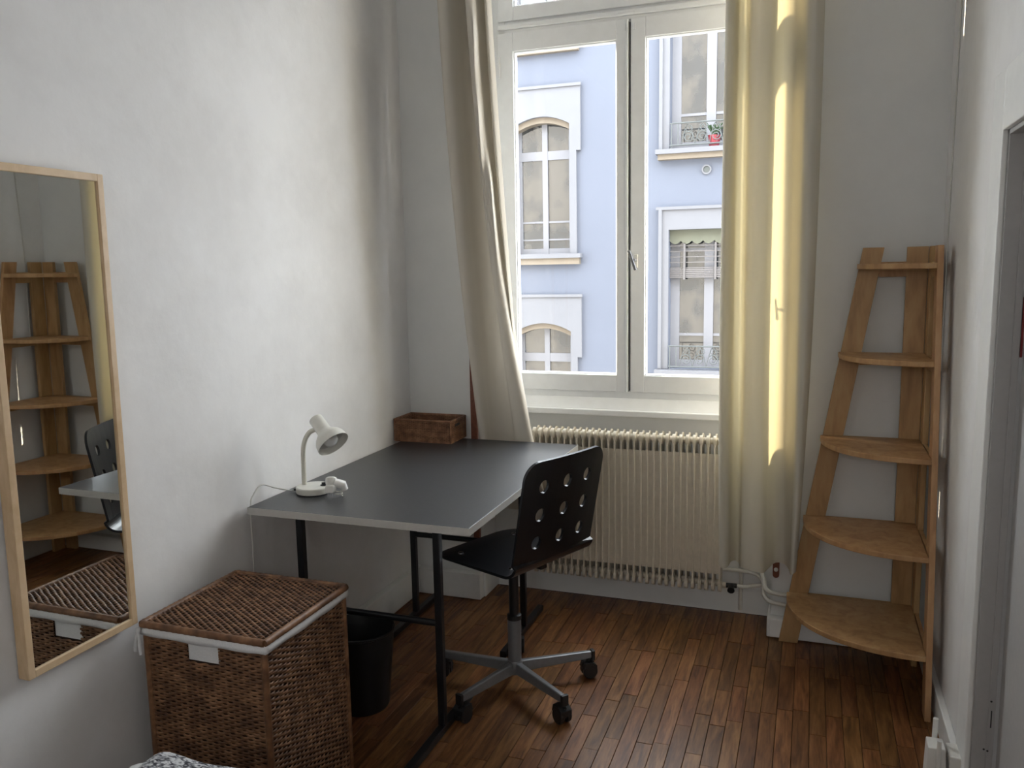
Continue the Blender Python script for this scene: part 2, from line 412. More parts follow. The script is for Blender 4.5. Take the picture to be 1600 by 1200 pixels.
m_ = MB().prism([(3.655, .907), (3.695, .907), (3.695, .955), (3.688, .955)], 'x', NX0, NX1); wc(m_, 'sill_moulding', .002)
# hinges on the transom ledge, side hinge and the espagnolette handle
for x0 in (-1.262, -.818):
    m_ = MB().tube([(x0, 3.674, 2.622), (x0+.072, 3.674, 2.622)], .0055, 8).box(x0, x0+.072, 3.672, 3.684, 2.624, 2.634); wc(m_, 'transom_hinge', 0)
m_ = MB().tube([(FX0+.035, 3.684, 2.41), (FX0+.035, 3.684, 2.50)], .006, 8); wc(m_, 'sash_hinge', 0)
for dx in (-.022, .02): wc(MB().box(CX+dx-.004, CX+dx+.004, 3.684, 3.69, 2.555, 2.585), 'catch', .001)
hp = wc(MB().box(CX+.022, CX+.038, 3.680, 3.689, 1.545, 1.605), 'handle_plate', .003, 'plug_white')
o = MB().tube([(CX+.030, 3.685, 1.580), (CX+.028, 3.645, 1.580)], .006, 8).bar((CX+.006, 3.640, 1.622), (CX+.036, 3.640, 1.535), .011, .012).build('handle_lever', 'grey_metal', hp, .003)  # lever coloured dark grey to paint in its backlit shade

# ---------------------------------------------------------------- street side
struct(MB().box(-12, XL-.12, YO-.05, YO, -6, 8).box(XR+.12, 9, YO-.05, YO, -6, 8).box(XL-.12, XR+.12, YO-.05, YO, ZC+.1, 8).box(XL-.12, XR+.12, YO-.05, YO, -6, -.1).build('wall_outside', 'own_facade'), 'beige street face of the house around the window', 'wall')
struct(MB().box(-30, 20, YO, 30, -6.2, -6).build('ground', 'asphalt'), 'grey street far below the window', 'ground')
bl = empty('apartment_building', (-3, 13, -6), 'pale blue-grey apartment building across the street, seen through the window', 'building')
def bc(mb, name, mat, par=None, bevel=0, smooth=False):
    if par is None: return child(mb, name, mat, bl, bevel, smooth)
    return mb.build(name, mat, par, bevel, smooth)
FY = 13.0; FH = 3.27
# openings: (x0,x1,z0,z1,arched)
def arch_pts(x0, x1, zs, rise, n=10):
    return [(x0+(x1-x0)*k/n, zs+rise*(1-(2*k/n-1)**2)) for k in range(n+1)]
arched = [(-4.60, -3.665, 1.78+k*FH, 3.80+k*FH) for k in (-2, -1, 0)]
rect = [(-2.10, -.92, -.04+k*3.34, 2.10+k*3.34) for k in (-1, 0, 1, 2)]
TOP = 6.4
m_ = MB()
BX_0, BX_1 = -9.0, .6
xs = [BX_0, -4.60, -3.665, -2.10, -.92, BX_1]
m_.box(xs[0], xs[1], FY, FY+.4, -6, TOP); m_.box(xs[2], xs[3], FY, FY+.4, -6, TOP); m_.box(xs[4], xs[5], FY, FY+.4, -6, TOP)
zc = -6
for (x0, x1, z0, z1) in arched:
    m_.box(x0, x1, FY, FY+.4, zc, z0); zc = z1+.13
    ap = arch_pts(x0, x1, z1, .13)
    m_.prism([(x0, z1+.14), (x1, z1+.14)]+list(reversed(ap)), 'y', FY, FY+.4); zc = z1+.14
m_.box(-4.60, -3.665, FY, FY+.4, zc, 5.05)
zc = -6
for (x0, x1, z0, z1) in rect:
    if z0 > TOP: continue
    m_.box(x0, x1, FY, FY+.4, zc, min(z0, TOP)); zc = min(z1, TOP)
m_.box(-2.10, -.92, FY, FY+.4, zc, TOP)
m_.box(BX_0, BX_1, FY+.4, FY+8, -6, TOP)
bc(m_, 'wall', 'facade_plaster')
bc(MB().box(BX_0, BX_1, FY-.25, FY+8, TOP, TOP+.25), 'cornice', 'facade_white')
for (x0, x1, z0, z1) in arched:
    # surround: uprights, eared head with arch cut
    ap = arch_pts(x0, x1, z1, .13)
    poly = [(x0-.18, z1-.42), (x0-.18, z1+.58), (x1+.18, z1+.58), (x1+.18, z1-.42), (x1+.11, z1-.42), (x1+.11, z0), (x1, z0)]+list(reversed(ap))+[(x0, z0), (x0-.11, z0), (x0-.11, z1-.42)]
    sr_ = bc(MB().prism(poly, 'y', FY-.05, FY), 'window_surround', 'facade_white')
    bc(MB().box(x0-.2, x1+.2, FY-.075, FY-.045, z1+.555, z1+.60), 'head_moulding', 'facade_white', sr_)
    bc(MB().prism([(q[0], q[1]+.02) for q in ap]+[(q[0], q[1]-.09) for q in reversed(ap)], 'y', FY+.02, FY+.20), 'arch_lining', 'facade_warm_bounce', sr_)
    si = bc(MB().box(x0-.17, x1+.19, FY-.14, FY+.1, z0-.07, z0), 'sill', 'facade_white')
    bc(MB().box(x0-.14, x1+.16, FY-.10, FY, z0-.17, z0-.07), 'sill_corbel', 'facade_warm_bounce', si)
    y0, y1 = FY+.17, FY+.22
    cx = (x0+x1)/2
    wf = MB().box(x0, x0+.07, y0, y1, z0, z1+.1).box(x1-.07, x1, y0, y1, z0, z1+.1).box(x0+.002, x1-.002, y0-.003, y1+.003, z0+.001, z0+.09).box(cx-.045, cx+.045, y0-.012, y1+.002, z0-.002, z1+.12).box(x0+.001, x1-.001, y0-.006, y1+.004, z1-.52, z1-.38)
    fr_ = bc(wf, 'window', 'shutter_frame')
    bc(MB().box(x0+.07, x1-.07, y0, y1, z0+.22, z0+.245), 'glazing_bar', 'shutter_frame', fr_); bc(MB().box(x0+.07, x1-.07, y0, y1, z0+.50, z0+.53), 'glazing_bar', 'shutter_frame', fr_)
    for (a, b) in ((x0+.07, cx-.045), (cx+.045, x1-.07)):
        bc(MB().box(a, b, y0+.02, y0+.03, z0+.09, z1-.52), 'pane', 'far_glass', fr_)
        bc(MB().box(a, b, y0+.02, y0+.03, z1-.38, z1+.12), 'pane', 'far_glass', fr_)
# top floor window, cut off by the cornice
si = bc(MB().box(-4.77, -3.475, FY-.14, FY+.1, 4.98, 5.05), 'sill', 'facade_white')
bc(MB().box(-4.74, -3.505, FY-.10, FY, 4.88, 4.98), 'sill_corbel', 'facade_warm_bounce', si)
fr_ = bc(MB().box(-4.60, -4.53, FY+.17, FY+.22, 5.05, TOP).box(-3.735, -3.665, FY+.17, FY+.22, 5.05, TOP).box(-4.598, -3.667, FY+.167, FY+.223, 5.051, 5.14).box(-4.18, -4.09, FY+.158, FY+.224, 5.05, TOP), 'window', 'shutter_frame')
for (a, b) in ((-4.53, -4.18), (-4.09, -3.735)): bc(MB().box(a, b, FY+.19, FY+.20, 5.14, TOP), 'pane', 'far_glass', fr_)
def scroll_pts(c, r, turns, s=1, ph=0, n=26):
    return [(c[0]+s*r*(1-.75*k/n)*math.cos(ph+turns*2*math.pi*k/n), FY-.11, c[1]+r*(1-.75*k/n)*math.sin(ph+turns*2*math.pi*k/n)) for k in range(n+1)]
for q, (x0, x1, z0, z1) in enumerate(rect):
    if z0 > TOP-1: continue
    z1 = min(z1, TOP)
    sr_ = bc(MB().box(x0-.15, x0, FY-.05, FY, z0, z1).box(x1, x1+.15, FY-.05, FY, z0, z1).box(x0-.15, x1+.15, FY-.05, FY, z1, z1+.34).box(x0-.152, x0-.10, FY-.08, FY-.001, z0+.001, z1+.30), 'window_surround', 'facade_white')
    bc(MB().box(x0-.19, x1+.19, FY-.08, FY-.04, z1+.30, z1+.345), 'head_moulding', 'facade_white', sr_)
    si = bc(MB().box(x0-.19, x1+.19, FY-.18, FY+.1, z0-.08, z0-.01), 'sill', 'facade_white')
    bc(MB().box(x0-.16, x1+.16, FY-.13, FY, z0-.16, z0-.08), 'sill_corbel', 'facade_warm_bounce', si)
    y0, y1 = FY+.20, FY+.25; cx = (x0+x1)/2
    fr_ = bc(MB().box(x0, x0+.14, y0, y1, z0, z1).box(x1-.14, x1, y0, y1, z0, z1).box(x0+.002, x1-.002, y0-.004, y1+.004, z0+.001, z0+.12).box(x0+.002, x1-.002, y0-.006, y1+.006, z1-.10, z1-.001).box(cx-.07, cx+.07, y0-.015, y1+.002, z0-.001, z1+.001), 'window', 'shutter_frame')
    bc(MB().box(x0+.14, x1-.14, y0, y1, z0+.50, z0+.54), 'glazing_bar', 'shutter_frame', fr_); bc(MB().box(x0+.14, x1-.14, y0, y1, z1-.32, z1-.28), 'glazing_bar', 'shutter_frame', fr_)
    for (a, b) in ((x0+.14, cx-.07), (cx+.07, x1-.14)):
        bc(MB().box(a, b, y0+.02, y0+.03, z0+.12, z1-.10), 'pane', 'far_glass', fr_)
    ra = bc(MB().tube([(x0+.02, FY-.11, z0+.36), (x1-.02, FY-.11, z0+.36)], .012, 6).tube([(x0+.02, FY-.11, z0+.04), (x1-.02, FY-.11, z0+.04)], .012, 6).tube([(x0+.04, FY-.11, z0+.0), (x0+.04, FY-.11, z0+.37)], .010, 6).tube([(x0+.14, FY-.11, z0+.04), (x0+.14, FY-.11, z0+.36)], .008, 6).tube([(x1-.04, FY-.11, z0+.0), (x1-.04, FY-.11, z0+.37)], .010, 6), 'balcony_railing', 'iron_grey')
    for k in range(4):
        cxk = x0+.29+k*.205
        bc(MB().tube(scroll_pts((cxk, z0+.15), .085, 1.7, 1 if k % 2 else -1, .4), .007, 5), 'scroll', 'iron_grey', ra)
        bc(MB().tube(scroll_pts((cxk+.02, z0+.28), .065, 1.4, -1 if k % 2 else 1, 2.0), .006, 5), 'scroll', 'iron_grey', ra)
        bc(MB().tube([(cxk-.10+.02*t_, FY-.11, z0+.05+.29*math.sin(math.pi*t_/10)) for t_ in range(11)], .006, 5), 'hoop', 'iron_grey', ra)
    if q == 1:
        pl = [(x0, z1-.0), (x0, z1-.17)]
        n = 7; wdt = (x1-x0)/n
        for k in range(n):
            for j in range(1, 5): pl.append((x0+wdt*(k+j/4), z1-.17-.05*math.sin(math.pi*j/4)*(1 if j < 4 else 0)))
        pl.append((x1, z1))
        bc(MB().prism(pl, 'y', FY+.07, FY+.085), 'scalloped_valance', 'valance_cloth', fr_)
        bd = MB()
        for k in range(5): bd.box(x0, x1, FY+.10, FY+.11, z1-.25-.085*k, z1-.235-.085*k)
        for k in range(5): bd.box(x0, x1, FY+.085, FY+.125, z1-.62-.028*k, z1-.600-.028*k)
        bd.box(x0+.21, x0+.24, FY+.07, FY+.13, z1-.76, z1-.2).box(x0+.68, x0+.71, FY+.07, FY+.13, z1-.76, z1-.2)
        bc(bd, 'roman_blind', 'blind_slat', fr_)
    if q == 2:
        pt = bc(MB().lathe([(.0, 0), (.07, 0), (.095, .14), (.10, .16), (.085, .16)], 14, Matrix.Translation((-1.44, FY-.02, z0))), 'flower_pot', 'pot_red', None, 0, True)
        lv = MB()
        for k in range(14):
            a = k*2.4; hh = .12+.02*(k % 5)
            lv.bar((-1.44, FY-.02, z0+.15), (-1.44+.12*math.cos(a), FY-.02+.05*math.sin(a), z0+.15+hh), .05, .008)
        bc(lv, 'plant_leaves', 'leaf_green', pt)
mt = Matrix.Translation((-1.545, FY, 2.975)) @ Matrix.Rotation(R(90), 4, 'X')
vt = bc(MB().lathe([(.05, .0), (.05, .03), (.072, .03), (.072, 0)], 20, mt, True), 'wall_vent', 'facade_white')
bc(MB().lathe([(.048, .01), (.048, .014)], 16, mt), 'vent_grille', 'iron_grey', vt)

# ---------------------------------------------------------------- desk
dk = empty('desk', (-1.35, 2.83, 0), 'black topped desk with pale edge on black metal trestles, against the mirror wall', 'desk')
def dc(mb, name, mat, bevel=0, smooth=False, par=dk):
    return child(mb, name, mat, par, bevel, smooth)
DX0, DX1, DYa, DYb, DT = -1.750, -.949, 2.216, 3.455, .780
dc(MB().box(DX0+.0015, DX1-.0015, DYa+.0015, DYb-.0015, DT-.024, DT), 'table_top', 'desk_black', .001)
dc(MB().box(DX0, DX1, DYa, DYa+.0014, DT-.0245, DT-.0006), 'edge_band', 'desk_edge')
dc(MB().box(DX1-.0014, DX1, DYa+.0014, DYb, DT-.0245, DT-.0006), 'edge_band', 'desk_edge')
dc(MB().box(DX0, DX0+.0014, DYa+.0014, DYb, DT-.0245, DT-.0006), 'edge_band', 'desk_edge')
dc(MB().box(DX0+.0014, DX1-.0014, DYb-.0014, DYb, DT-.0245, DT-.0006), 'edge_band', 'desk_edge')
UT = DT-.0246
for (yt, xa, xb) in ((2.375, -1.655, -1.132), (3.200, -1.640, -1.126)):
    for xx in (xa, xb):
        dc(MB().box(xx-.0125, xx+.0125, yt-.0125, yt+.0125, .030, UT-.02), 'leg', 'black_metal', .003)
        dc(MB().box(xx-.0135, xx+.0135, yt-.262, yt+.235, .004, .030), 'foot', 'black_metal', .003)
    dc(MB().tube([(xa, yt, .388), (xb, yt, .388)], .0115, 12), 'crossbar', 'black_metal', 0, True)
    dc(MB().box(xa-.02, xb+.02, yt-.0125, yt+.0125, UT-.025, UT), 'top_bar', 'black_metal', .002)

# ---------------------------------------------------------------- swivel chair
CC = (-1.0, 2.735)
ch = empty('swivel_chair', (CC[0], CC[1], 0), 'black moulded swivel chair with nine holes in its back, at the desk', 'chair', rz=math.atan2(.39, -.92))
# shell: flat outline with holes, then bent
SEAT_Z, RB, TILT = .528, .055, R(11)
W2 = .208; U_FRONT, U_BEND = -.215, .150       # unrolled u: front -> back
ARC = RB*(math.pi/2-TILT+0)
U_TOP = U_BEND+ARC+.365
def bend(u):
    if u < -.13:
        t = (-.13-u); return (.13+t*.985, SEAT_Z-.10*t*t/.085)
    if u <= U_BEND: return (-u, SEAT_Z)
    if u <= U_BEND+ARC:
        a = (u-U_BEND)/RB; return (-U_BEND-RB*math.sin(a), SEAT_Z+RB*(1-math.cos(a)))
    a = ARC/RB; l = u-U_BEND-ARC
    return (-U_BEND-RB*math.sin(a)-l*math.cos(a), SEAT_Z+RB*(1-math.cos(a))+l*math.sin(a))
bm = bmesh.new()
def loop(pts):
    vs_ = [bm.verts.new((x_, y_, 0)) for x_, y_ in pts]
    return [bm.edges.new((vs_[k], vs_[(k+1) % len(vs_)])) for k in range(len(vs_))]
def rrect(u0, u1, v0, v1, rs, n=9):
    out = []
    for (cx_, cy_, a0, r_) in ((u1-rs[0], v1-rs[0], 0, rs[0]), (u0+rs[1], v1-rs[1], 90, rs[1]), (u0+rs[1], v0+rs[1], 180, rs[1]), (u1-rs[0], v0+rs[0], 270, rs[0])):
        for k in range(n+1):
            a = R(a0+90*k/n); out.append((cx_+r_*math.cos(a), cy_+r_*math.sin(a)))
    return out
es = loop(rrect(U_FRONT, U_TOP, -W2, W2, (.062, .085)))
# the sheet narrows a little at the bend corners
holes = []
for zz in (.840, .740, .640):
    uu = U_BEND+ARC+(zz-SEAT_Z-RB*(1-math.cos(ARC/RB)))/math.sin(ARC/RB)
    for yy in (.117, 0, -.112):
        holes.append((uu, yy)); es += loop([(uu+.0235*math.cos(2*math.pi*k/20), yy+.0215*math.sin(2*math.pi*k/20)) for k in range(20)])
bmesh.ops.triangle_fill(bm, use_beauty=True, use_dissolve=False, edges=es)
cuts = [-.20+.0175*k for k in range(5)]+[U_BEND+ARC*k/9 for k in range(10)]
for cu in cuts:
    bmesh.ops.bisect_plane(bm, geom=bm.verts[:]+bm.edges[:]+bm.faces[:], dist=1e-5, plane_co=(cu, 0, 0), plane_no=(1, 0, 0))
for cv in [-.15, -.10, -.05, 0, .05, .10, .15]:
    bmesh.ops.bisect_plane(bm, geom=bm.verts[:]+bm.edges[:]+bm.faces[:], dist=1e-5, plane_co=(0, cv, 0), plane_no=(0, 1, 0))
for v_ in bm.verts:
    u, y_ = v_.co.x, v_.co.y
    xx, zz = bend(u)
    if u > U_BEND+ARC: xx += .35*y_*y_           # back hollowed towards the sitter
    v_.co = (xx, y_, zz)
bmesh.ops.recalc_face_normals(bm, faces=bm.faces)
me = bpy.data.meshes.new('seat_shell'); bm.to_mesh(me); bm.free()
sh = link('seat_shell', me, 'chair_black', ch)
s_ = sh.modifiers.new('thick', 'SOLIDIFY'); s_.thickness = .010; s_.offset = 0
b_ = sh.modifiers.new('bevel', 'BEVEL'); b_.width = .0025; b_.segments = 2; b_.limit_method = 'ANGLE'; b_.angle_limit = R(50)
def cp(mb, name, mat, bevel=0, smooth=False, par=ch): return mb.build(name, mat, par, bevel, smooth)
for (bx, by) in ((.125, .143), (.125, -.143), (-.125, .143), (-.125, -.143)):
    cp(MB().lathe([(.011, .0), (.0105, .003), (.007, .0055), (.0, .0065)], 14, Matrix.Translation((bx, by, SEAT_Z+.0045))), 'bolt', 'chrome', 0, True)
m_ = MB().box(-.15, .15, -.016, .016, SEAT_Z-.030, SEAT_Z-.006).box(-.016, .016, -.16, .16, SEAT_Z-.030, SEAT_Z-.006).box(-.07, .07, -.07, .07, SEAT_Z-.042, SEAT_Z-.012)
cp(m_, 'seat_bracket', 'black_metal', .003)
cp(MB().tube([(-.02, -.06, SEAT_Z-.030), (-.03, -.20, SEAT_Z-.034), (-.03, -.245, SEAT_Z-.045)], [.005, .005, .008], 8), 'height_lever', 'black_plastic', 0, True)
cp(MB().lathe([(.018, .27), (.018, SEAT_Z-.03)], 18), 'gas_lift', 'black_metal', 0, True)
cp(MB().lathe([(.0245, .078), (.0255, .28), (.0265, .28)], 20), 'column', 'grey_metal', 0, True)
cp(MB().lathe([(.0268, .272), (.0268, .288), (.018, .292)], 20), 'collar', 'black_plastic', 0, True)
cp(MB().lathe([(.026, .062), (.029, .066), (.029, .105), (.026, .112)], 20), 'hub', 'grey_metal', 0, True)
arm_me = MB()
def ring(xx, hw, z0, z1): return [(xx, -hw, z0), (xx, hw, z0), (xx, hw*.75, z1), (xx, -hw*.75, z1)]
A, B = ring(.015, .0150, .066, .108), ring(.300, .0125, .078, .104)
arm_me.add(A+B, [(3, 2, 1, 0), (4, 5, 6, 7), (0, 1, 5, 4), (1, 2, 6, 5), (2, 3, 7, 6), (3, 0, 4, 7)])
arm_mesh = arm_me.mesh('arm')
cap_mesh = MB().box(.300, .313, -.0135, .0135, .068, .107).mesh('end_cap')
mt = Matrix.Translation((.292, 0, .029))
fork_mesh = MB().lathe([(.008, .0), (.008, .055)], 10, Matrix.Translation((.288, 0, .046))).box(.262, .312, -.0055, .0055, .022, .062).prism([(.262, .040), (.318, .030), (.318, .052), (.300, .066), (.270, .066)], 'y', -.0235, .0235).mesh('caster_fork')
def wheel_mesh(s): return MB().lathe([(.012, s*.007), (.026, s*.007), (.0285, s*.011), (.0285, s*.020), (.025, s*.024), (.010, s*.024)], 20, mt @ Matrix.Rotation(R(90), 4, 'X')).mesh('wheel')
wm = (wheel_mesh(1), wheel_mesh(-1))
rz0 = math.atan2(.39, -.92)
for k in range(5):
    an = R(35+72*k)-rz0
    a_ = link('arm', arm_mesh, 'grey_metal', ch, .004); a_.rotation_euler = (0, 0, an)
    link('end_cap', cap_mesh, 'black_plastic', a_, .002)
    fk = link('caster', fork_mesh, 'black_plastic', a_, .002)
    for q_ in wm: link('wheel', q_, 'black_plastic', a_, 0, True)

# ---------------------------------------------------------------- desk lamp
LY = 2.44
lb = Vector((-1.636, LY, DT))
lp = empty('desk_lamp', lb, 'small cream gooseneck desk lamp standing on the black desk', 'lamp')
def lc(mb, name, mat, bevel=0, smooth=True, par=lp):
    return child(mb, name, mat, par, bevel, smooth)
BT = Matrix.Translation(lb)
lc(MB().lathe([(.0, .0), (.058, .0), (.058, .005)], 32, BT), 'base_pad', 'black_plastic')
lc(MB().lathe([(.061, .004), (.062, .007), (.062, .022), (.059, .0255), (.0, .0265)], 36, BT), 'base', 'lamp_white')
lc(MB().lathe([(.013, .0255), (.013, .028), (.008, .030), (.0085, .036), (.0, .037)], 16, BT @ Matrix.Translation((.034, .012, 0))), 'switch', 'black_plastic')
nk = spline([(lb.x-.040, LY+.002, DT+.024), (lb.x-.039, LY+.002, DT+.09), (lb.x-.037, LY+.002, DT+.150), (lb.x-.025, LY, DT+.190), (lb.x-.004, LY-.002, DT+.217), (lb.x+.020, LY-.003, DT+.228)], 8)
lc(MB().tube(nk, .0085, 14), 'gooseneck', 'lamp_neck')
ax = Vector((.70, -.22, -.66)).normalized()
q0 = Vector((lb.x+.022, LY-.004, DT+.268))
SM = Matrix.Translation(q0) @ ax.to_track_quat('Z', 'X').to_matrix().to_4x4()
shd = lc(MB().lathe([(.0, .0), (.022, .001), (.0245, .004), (.0255, .058), (.028, .066), (.046, .084), (.054, .098), (.058, .122), (.0565, .122), (.052, .098), (.044, .086), (.026, .068)], 36, SM, True), 'shade', 'lamp_white')
o = MB().lathe([(.0568, .1215), (.052, .098), (.044, .0865), (.020, .068), (.0, .066)], 36, SM, True).build('shade_lining', 'lamp_inner', shd, 0, True)
o = MB().lathe([(.012, .064), (.014, .072), (.024, .088), (.027, .100), (.023, .114), (.012, .122), (.0, .124)], 24, SM).build('bulb', 'bulb_glass', shd, 0, True)
pk = q0+ax*.045
o = MB().tube([nk[-1], nk[-1]+Vector((.010, -.002, .008))], [.0085, .016], 14).build('neck_joint', 'lamp_neck', shd, 0, True)
cps = spline([(lb.x-.060, LY-.004, DT+.008), (lb.x-.085, LY-.02, DT+.007), (-1.738, 2.36, DT+.030), (-1.750, 2.300, DT+.055), (-1.757, 2.262, DT+.030), (-1.759, 2.246, DT-.01), (-1.760, 2.245, .60), (-1.758, 2.235, .40), (-1.757, 2.22, .20), (-1.744, 2.19, .008)], 8)
lc(MB().tube(cps, .0024, 8), 'power_cord', 'cord_white')
lc(MB().tube([(lb.x-.060, LY-.003, DT+.009), (lb.x-.076, LY-.012, DT+.008)], [.006, .004], 10), 'cord_gland', 'black_plastic')

# plug adapter lying beside the lamp
pg = empty('plug_adapter', (-1.545, 2.405, DT), 'white round plug adapter with two pins beside the lamp base', 'plug')
def pc(mb, name, mat, bevel=0, smooth=True): return mb.build(name, mat, pg, bevel, smooth)
tz = Matrix.Rotation(R(-18), 4, 'X') @ Matrix.Rotation(R(-8), 4, 'Y')
pc(MB().lathe([(.0, .070), (.012, .070), (.0185, .066), (.020, .058), (.019, .046), (.013, .036)], 24, tz), 'head', 'plug_white')
pc(MB().lathe([(.0035, .0695), (.0035, .0712)], 10, tz), 'socket_hole', 'black_plastic')
pc(MB().prism([(-.018, .016), (.016, .016), (.019, .030), (.016, .044), (-.014, .044), (-.018, .030)], 'y', -.012, .010), 'body', 'plug_white', .003)
pc(MB().tube([(.006, .010, .050), (.030, .030, .038), (.034, .034, .020)], [.016, .016, .013], 16), 'transformer', 'plug_white')
for dx in (-.010, .009): pc(MB().tube([(dx, -.002, .018), (dx, -.004, .001)], .0022, 8), 'pin', 'chrome')
lpts = [(.024+.014*math.cos(a*.8), .012+.010*math.sin(a*.8), .003+.0012*a) for a in range(16)]
pc(MB().tube(lpts, .0018, 6), 'thin_lead', 'cord_white')

# ---------------------------------------------------------------- woven things
def weave_side(mb, o, du, dv, nrm, nu, nv, amp, hw, sub=4, jit=.3, th=.5, skip=None):
    """rows of strands running along du (vector over full width), stacked along dv; wave in and out of nrm"""
    o, du, dv, nrm = Vector(o), Vector(du), Vector(dv), Vector(nrm)
    dvn = dv.normalized(); rowh = dv.length/nv
    nseg = nu*sub
    for r_ in range(nv):
        ph = math.pi*(r_ % 2); jv = random.uniform(-jit, jit)*rowh*.25; ja = amp*random.uniform(.75, 1.2)
        runs = [(0, nseg)]
        if skip:
            a, b, v0, v1 = skip
            if v0 <= (r_+.5)/nv <= v1: runs = [(0, int(nseg*a)), (int(nseg*b), nseg)]
        for (s0, s1) in runs:
            vs_ = []; fs_ = []
            for k in range(s0, s1+1):
                t = k/nseg
                c = o+du*t+dv*((r_+.5)/nv)+dvn*(jv+rowh*.12*math.sin(5*t+r_))+nrm*(ja*math.cos(math.pi*nu*t+ph))
                e = hw*rowh
                vs_ += [c+dvn*e-nrm*amp*th, c+dvn*e*.6+nrm*amp*.55, c-dvn*e*.6+nrm*amp*.55, c-dvn*e-nrm*amp*th]
            for k in range(s1-s0):
                for j in range(3): fs_.append((4*k+j, 4*k+j+1, 4*k+5+j, 4*k+4+j))
            mb.add(vs_, fs_)
def raw(mb, name, mat, par, smooth=True):
    me = bpy.data.meshes.new(name); me.from_pydata(mb.v, [], mb.f); me.update()
    if smooth: me.polygons.foreach_set('use_smooth', [True]*len(me.polygons))
    return link(name, me, mat, par)
# laundry hamper
HX0, HX1, HY0, HY1, HZ = -1.716, -1.312, 1.695, 2.100, .585
hm = empty('laundry_hamper', ((HX0+HX1)/2, (HY0+HY1)/2, 0), 'square brown wicker laundry hamper with lid and white liner', 'hamper')
def hc(mb, name, mat, bevel=0, smooth=False): return child(mb, name, mat, hm, bevel, smooth)
def fixp(o, par):
    o.matrix_parent_inverse = Matrix.Translation(-Vector(par.location)); return o
hc(MB().box(HX0+.012, HX1-.012, HY0+.012, HY1-.012, .015, HZ-.012), 'dark_backing', 'weave_gap_shade')  # dark box added behind the weave so its gaps look shaded
g = .008
for (nm, o_, du, nr) in (('front_weave', (HX0+g, HY0+.006, .012), (HX1-HX0-2*g, 0, 0), (0, -1, 0)), ('side_weave', (HX1-.006, HY0+g, .012), (0, HY1-HY0-2*g, 0), (1, 0, 0)),
                         ('back_weave', (HX0+g, HY1-.006, .012), (HX1-HX0-2*g, 0, 0), (0, 1, 0)), ('wall_side_weave', (HX0+.006, HY0+g, .012), (0, HY1-HY0-2*g, 0), (-1, 0, 0))):
    mb = MB(); weave_side(mb, o_, du, (0, 0, HZ-.028), nr, 20, 74, .0034, .50, skip=(.365, .625, .895, 1.0) if nm == 'front_weave' else None)
    o = fixp(raw(mb, nm, 'wicker', hm), hm); o['kind'] = 'stuff'
for (xx, yy) in ((HX0, HY0), (HX1, HY0), (HX0, HY1), (HX1, HY1)):
    sx, sy = (.008 if xx == HX0 else -.008), (.008 if yy == HY0 else -.008)
    hc(MB().tube([(xx+sx, yy+sy, .0), (xx+sx, yy+sy, HZ-.01)], .0095, 10), 'corner_post', 'wicker', 0, True)
# liner: strip folded over the rim, handhole patch, tie
rim = []
ln = MB()
rr = [(HX0-.002, HY0-.002), (HX1+.002, HY0-.002), (HX1+.002, HY1+.002), (HX0-.002, HY1+.002)]
vs_ = []; fs_ = []
npt = 18
for s_i in range(4):
    a, b = Vector((*rr[s_i], 0)), Vector((*rr[(s_i+1) % 4], 0))
    out = Vector(((b-a).y, -(b-a).x, 0)).normalized()
    for k in range(npt):
        t = k/npt; q_ = a.lerp(b, t); sag = .004*math.sin(math.pi*t)+.0015*math.sin(17*t+s_i)
        for (off, zz) in ((-.006, HZ+.006), (.001, HZ+.002), (.0025, HZ-.006-sag*.3), (.0015, HZ-.015-sag)): vs_.append(q_+out*off+Vector((0, 0, zz)))
n_ = 4*npt
for k in range(n_):
    for j in range(3): fs_.append((k*4+j, ((k+1) % n_)*4+j, ((k+1) % n_)*4+j+1, k*4+j+1))
ln.add(vs_, fs_); o = fixp(raw(ln, 'liner_rim', 'liner_white', hm), hm)
o.modifiers.new('thick', 'SOLIDIFY').thickness = .002
hc(MB().box(HX0+.148, HX0+.250, HY0+.0095, HY0+.0118, HZ-.072, HZ-.018), 'liner_in_handhole', 'liner_white')
tie = MB().tube(spline([(HX0-.004, HY0-.010, HZ-.004), (HX0-.010, HY0-.014, HZ-.03), (HX0-.014, HY0-.014, HZ-.062)], 5), [.004]*6+[.005]*5, 7)
tie.tube(spline([(HX0-.002, HY0-.012, HZ-.004), (HX0+.004, HY0-.016, HZ-.03), (HX0+.006, HY0-.016, HZ-.068)], 5), [.004]*6+[.0055]*5, 7)
tie.lathe([(.0, -.008), (.007, -.005), (.008, 0), (.006, .006), (0, .008)], 10, Matrix.Translation((HX0-.002, HY0-.011, HZ+.0)))
hc(tie, 'liner_tie', 'liner_white', 0, True)
# lid
LZ = HZ+.018
lid = hc(MB().box(HX0+.012, HX1-.012, HY0+.012, HY1-.012, HZ-.004, LZ-.004), 'lid', 'weave_gap_shade')
mb = MB(); weave_side(mb, (HX0+.014, HY0+.012, LZ), (HX1-HX0-.028, 0, 0), (0, HY1-HY0-.024, 0), (0, 0, 1), 26, 44, .0030, .40)
o = raw(mb, 'lid_weave', 'wicker', lid); o['kind'] = 'stuff'
for (a, b) in (((HX0, HY0), (HX1, HY0)), ((HX1, HY0), (HX1, HY1)), ((HX1, HY1), (HX0, HY1)), ((HX0, HY1), (HX0, HY0))):
    k_ = 40; pts = [(a[0]+(b[0]-a[0])*k/k_, a[1]+(b[1]-a[1])*k/k_, LZ-.005) for k in range(k_+1)]
    MB().tube(pts, [.0095+.0011*(k % 2) for k in range(k_+1)], 10).build('lid_rim', 'wicker', lid, 0, True)

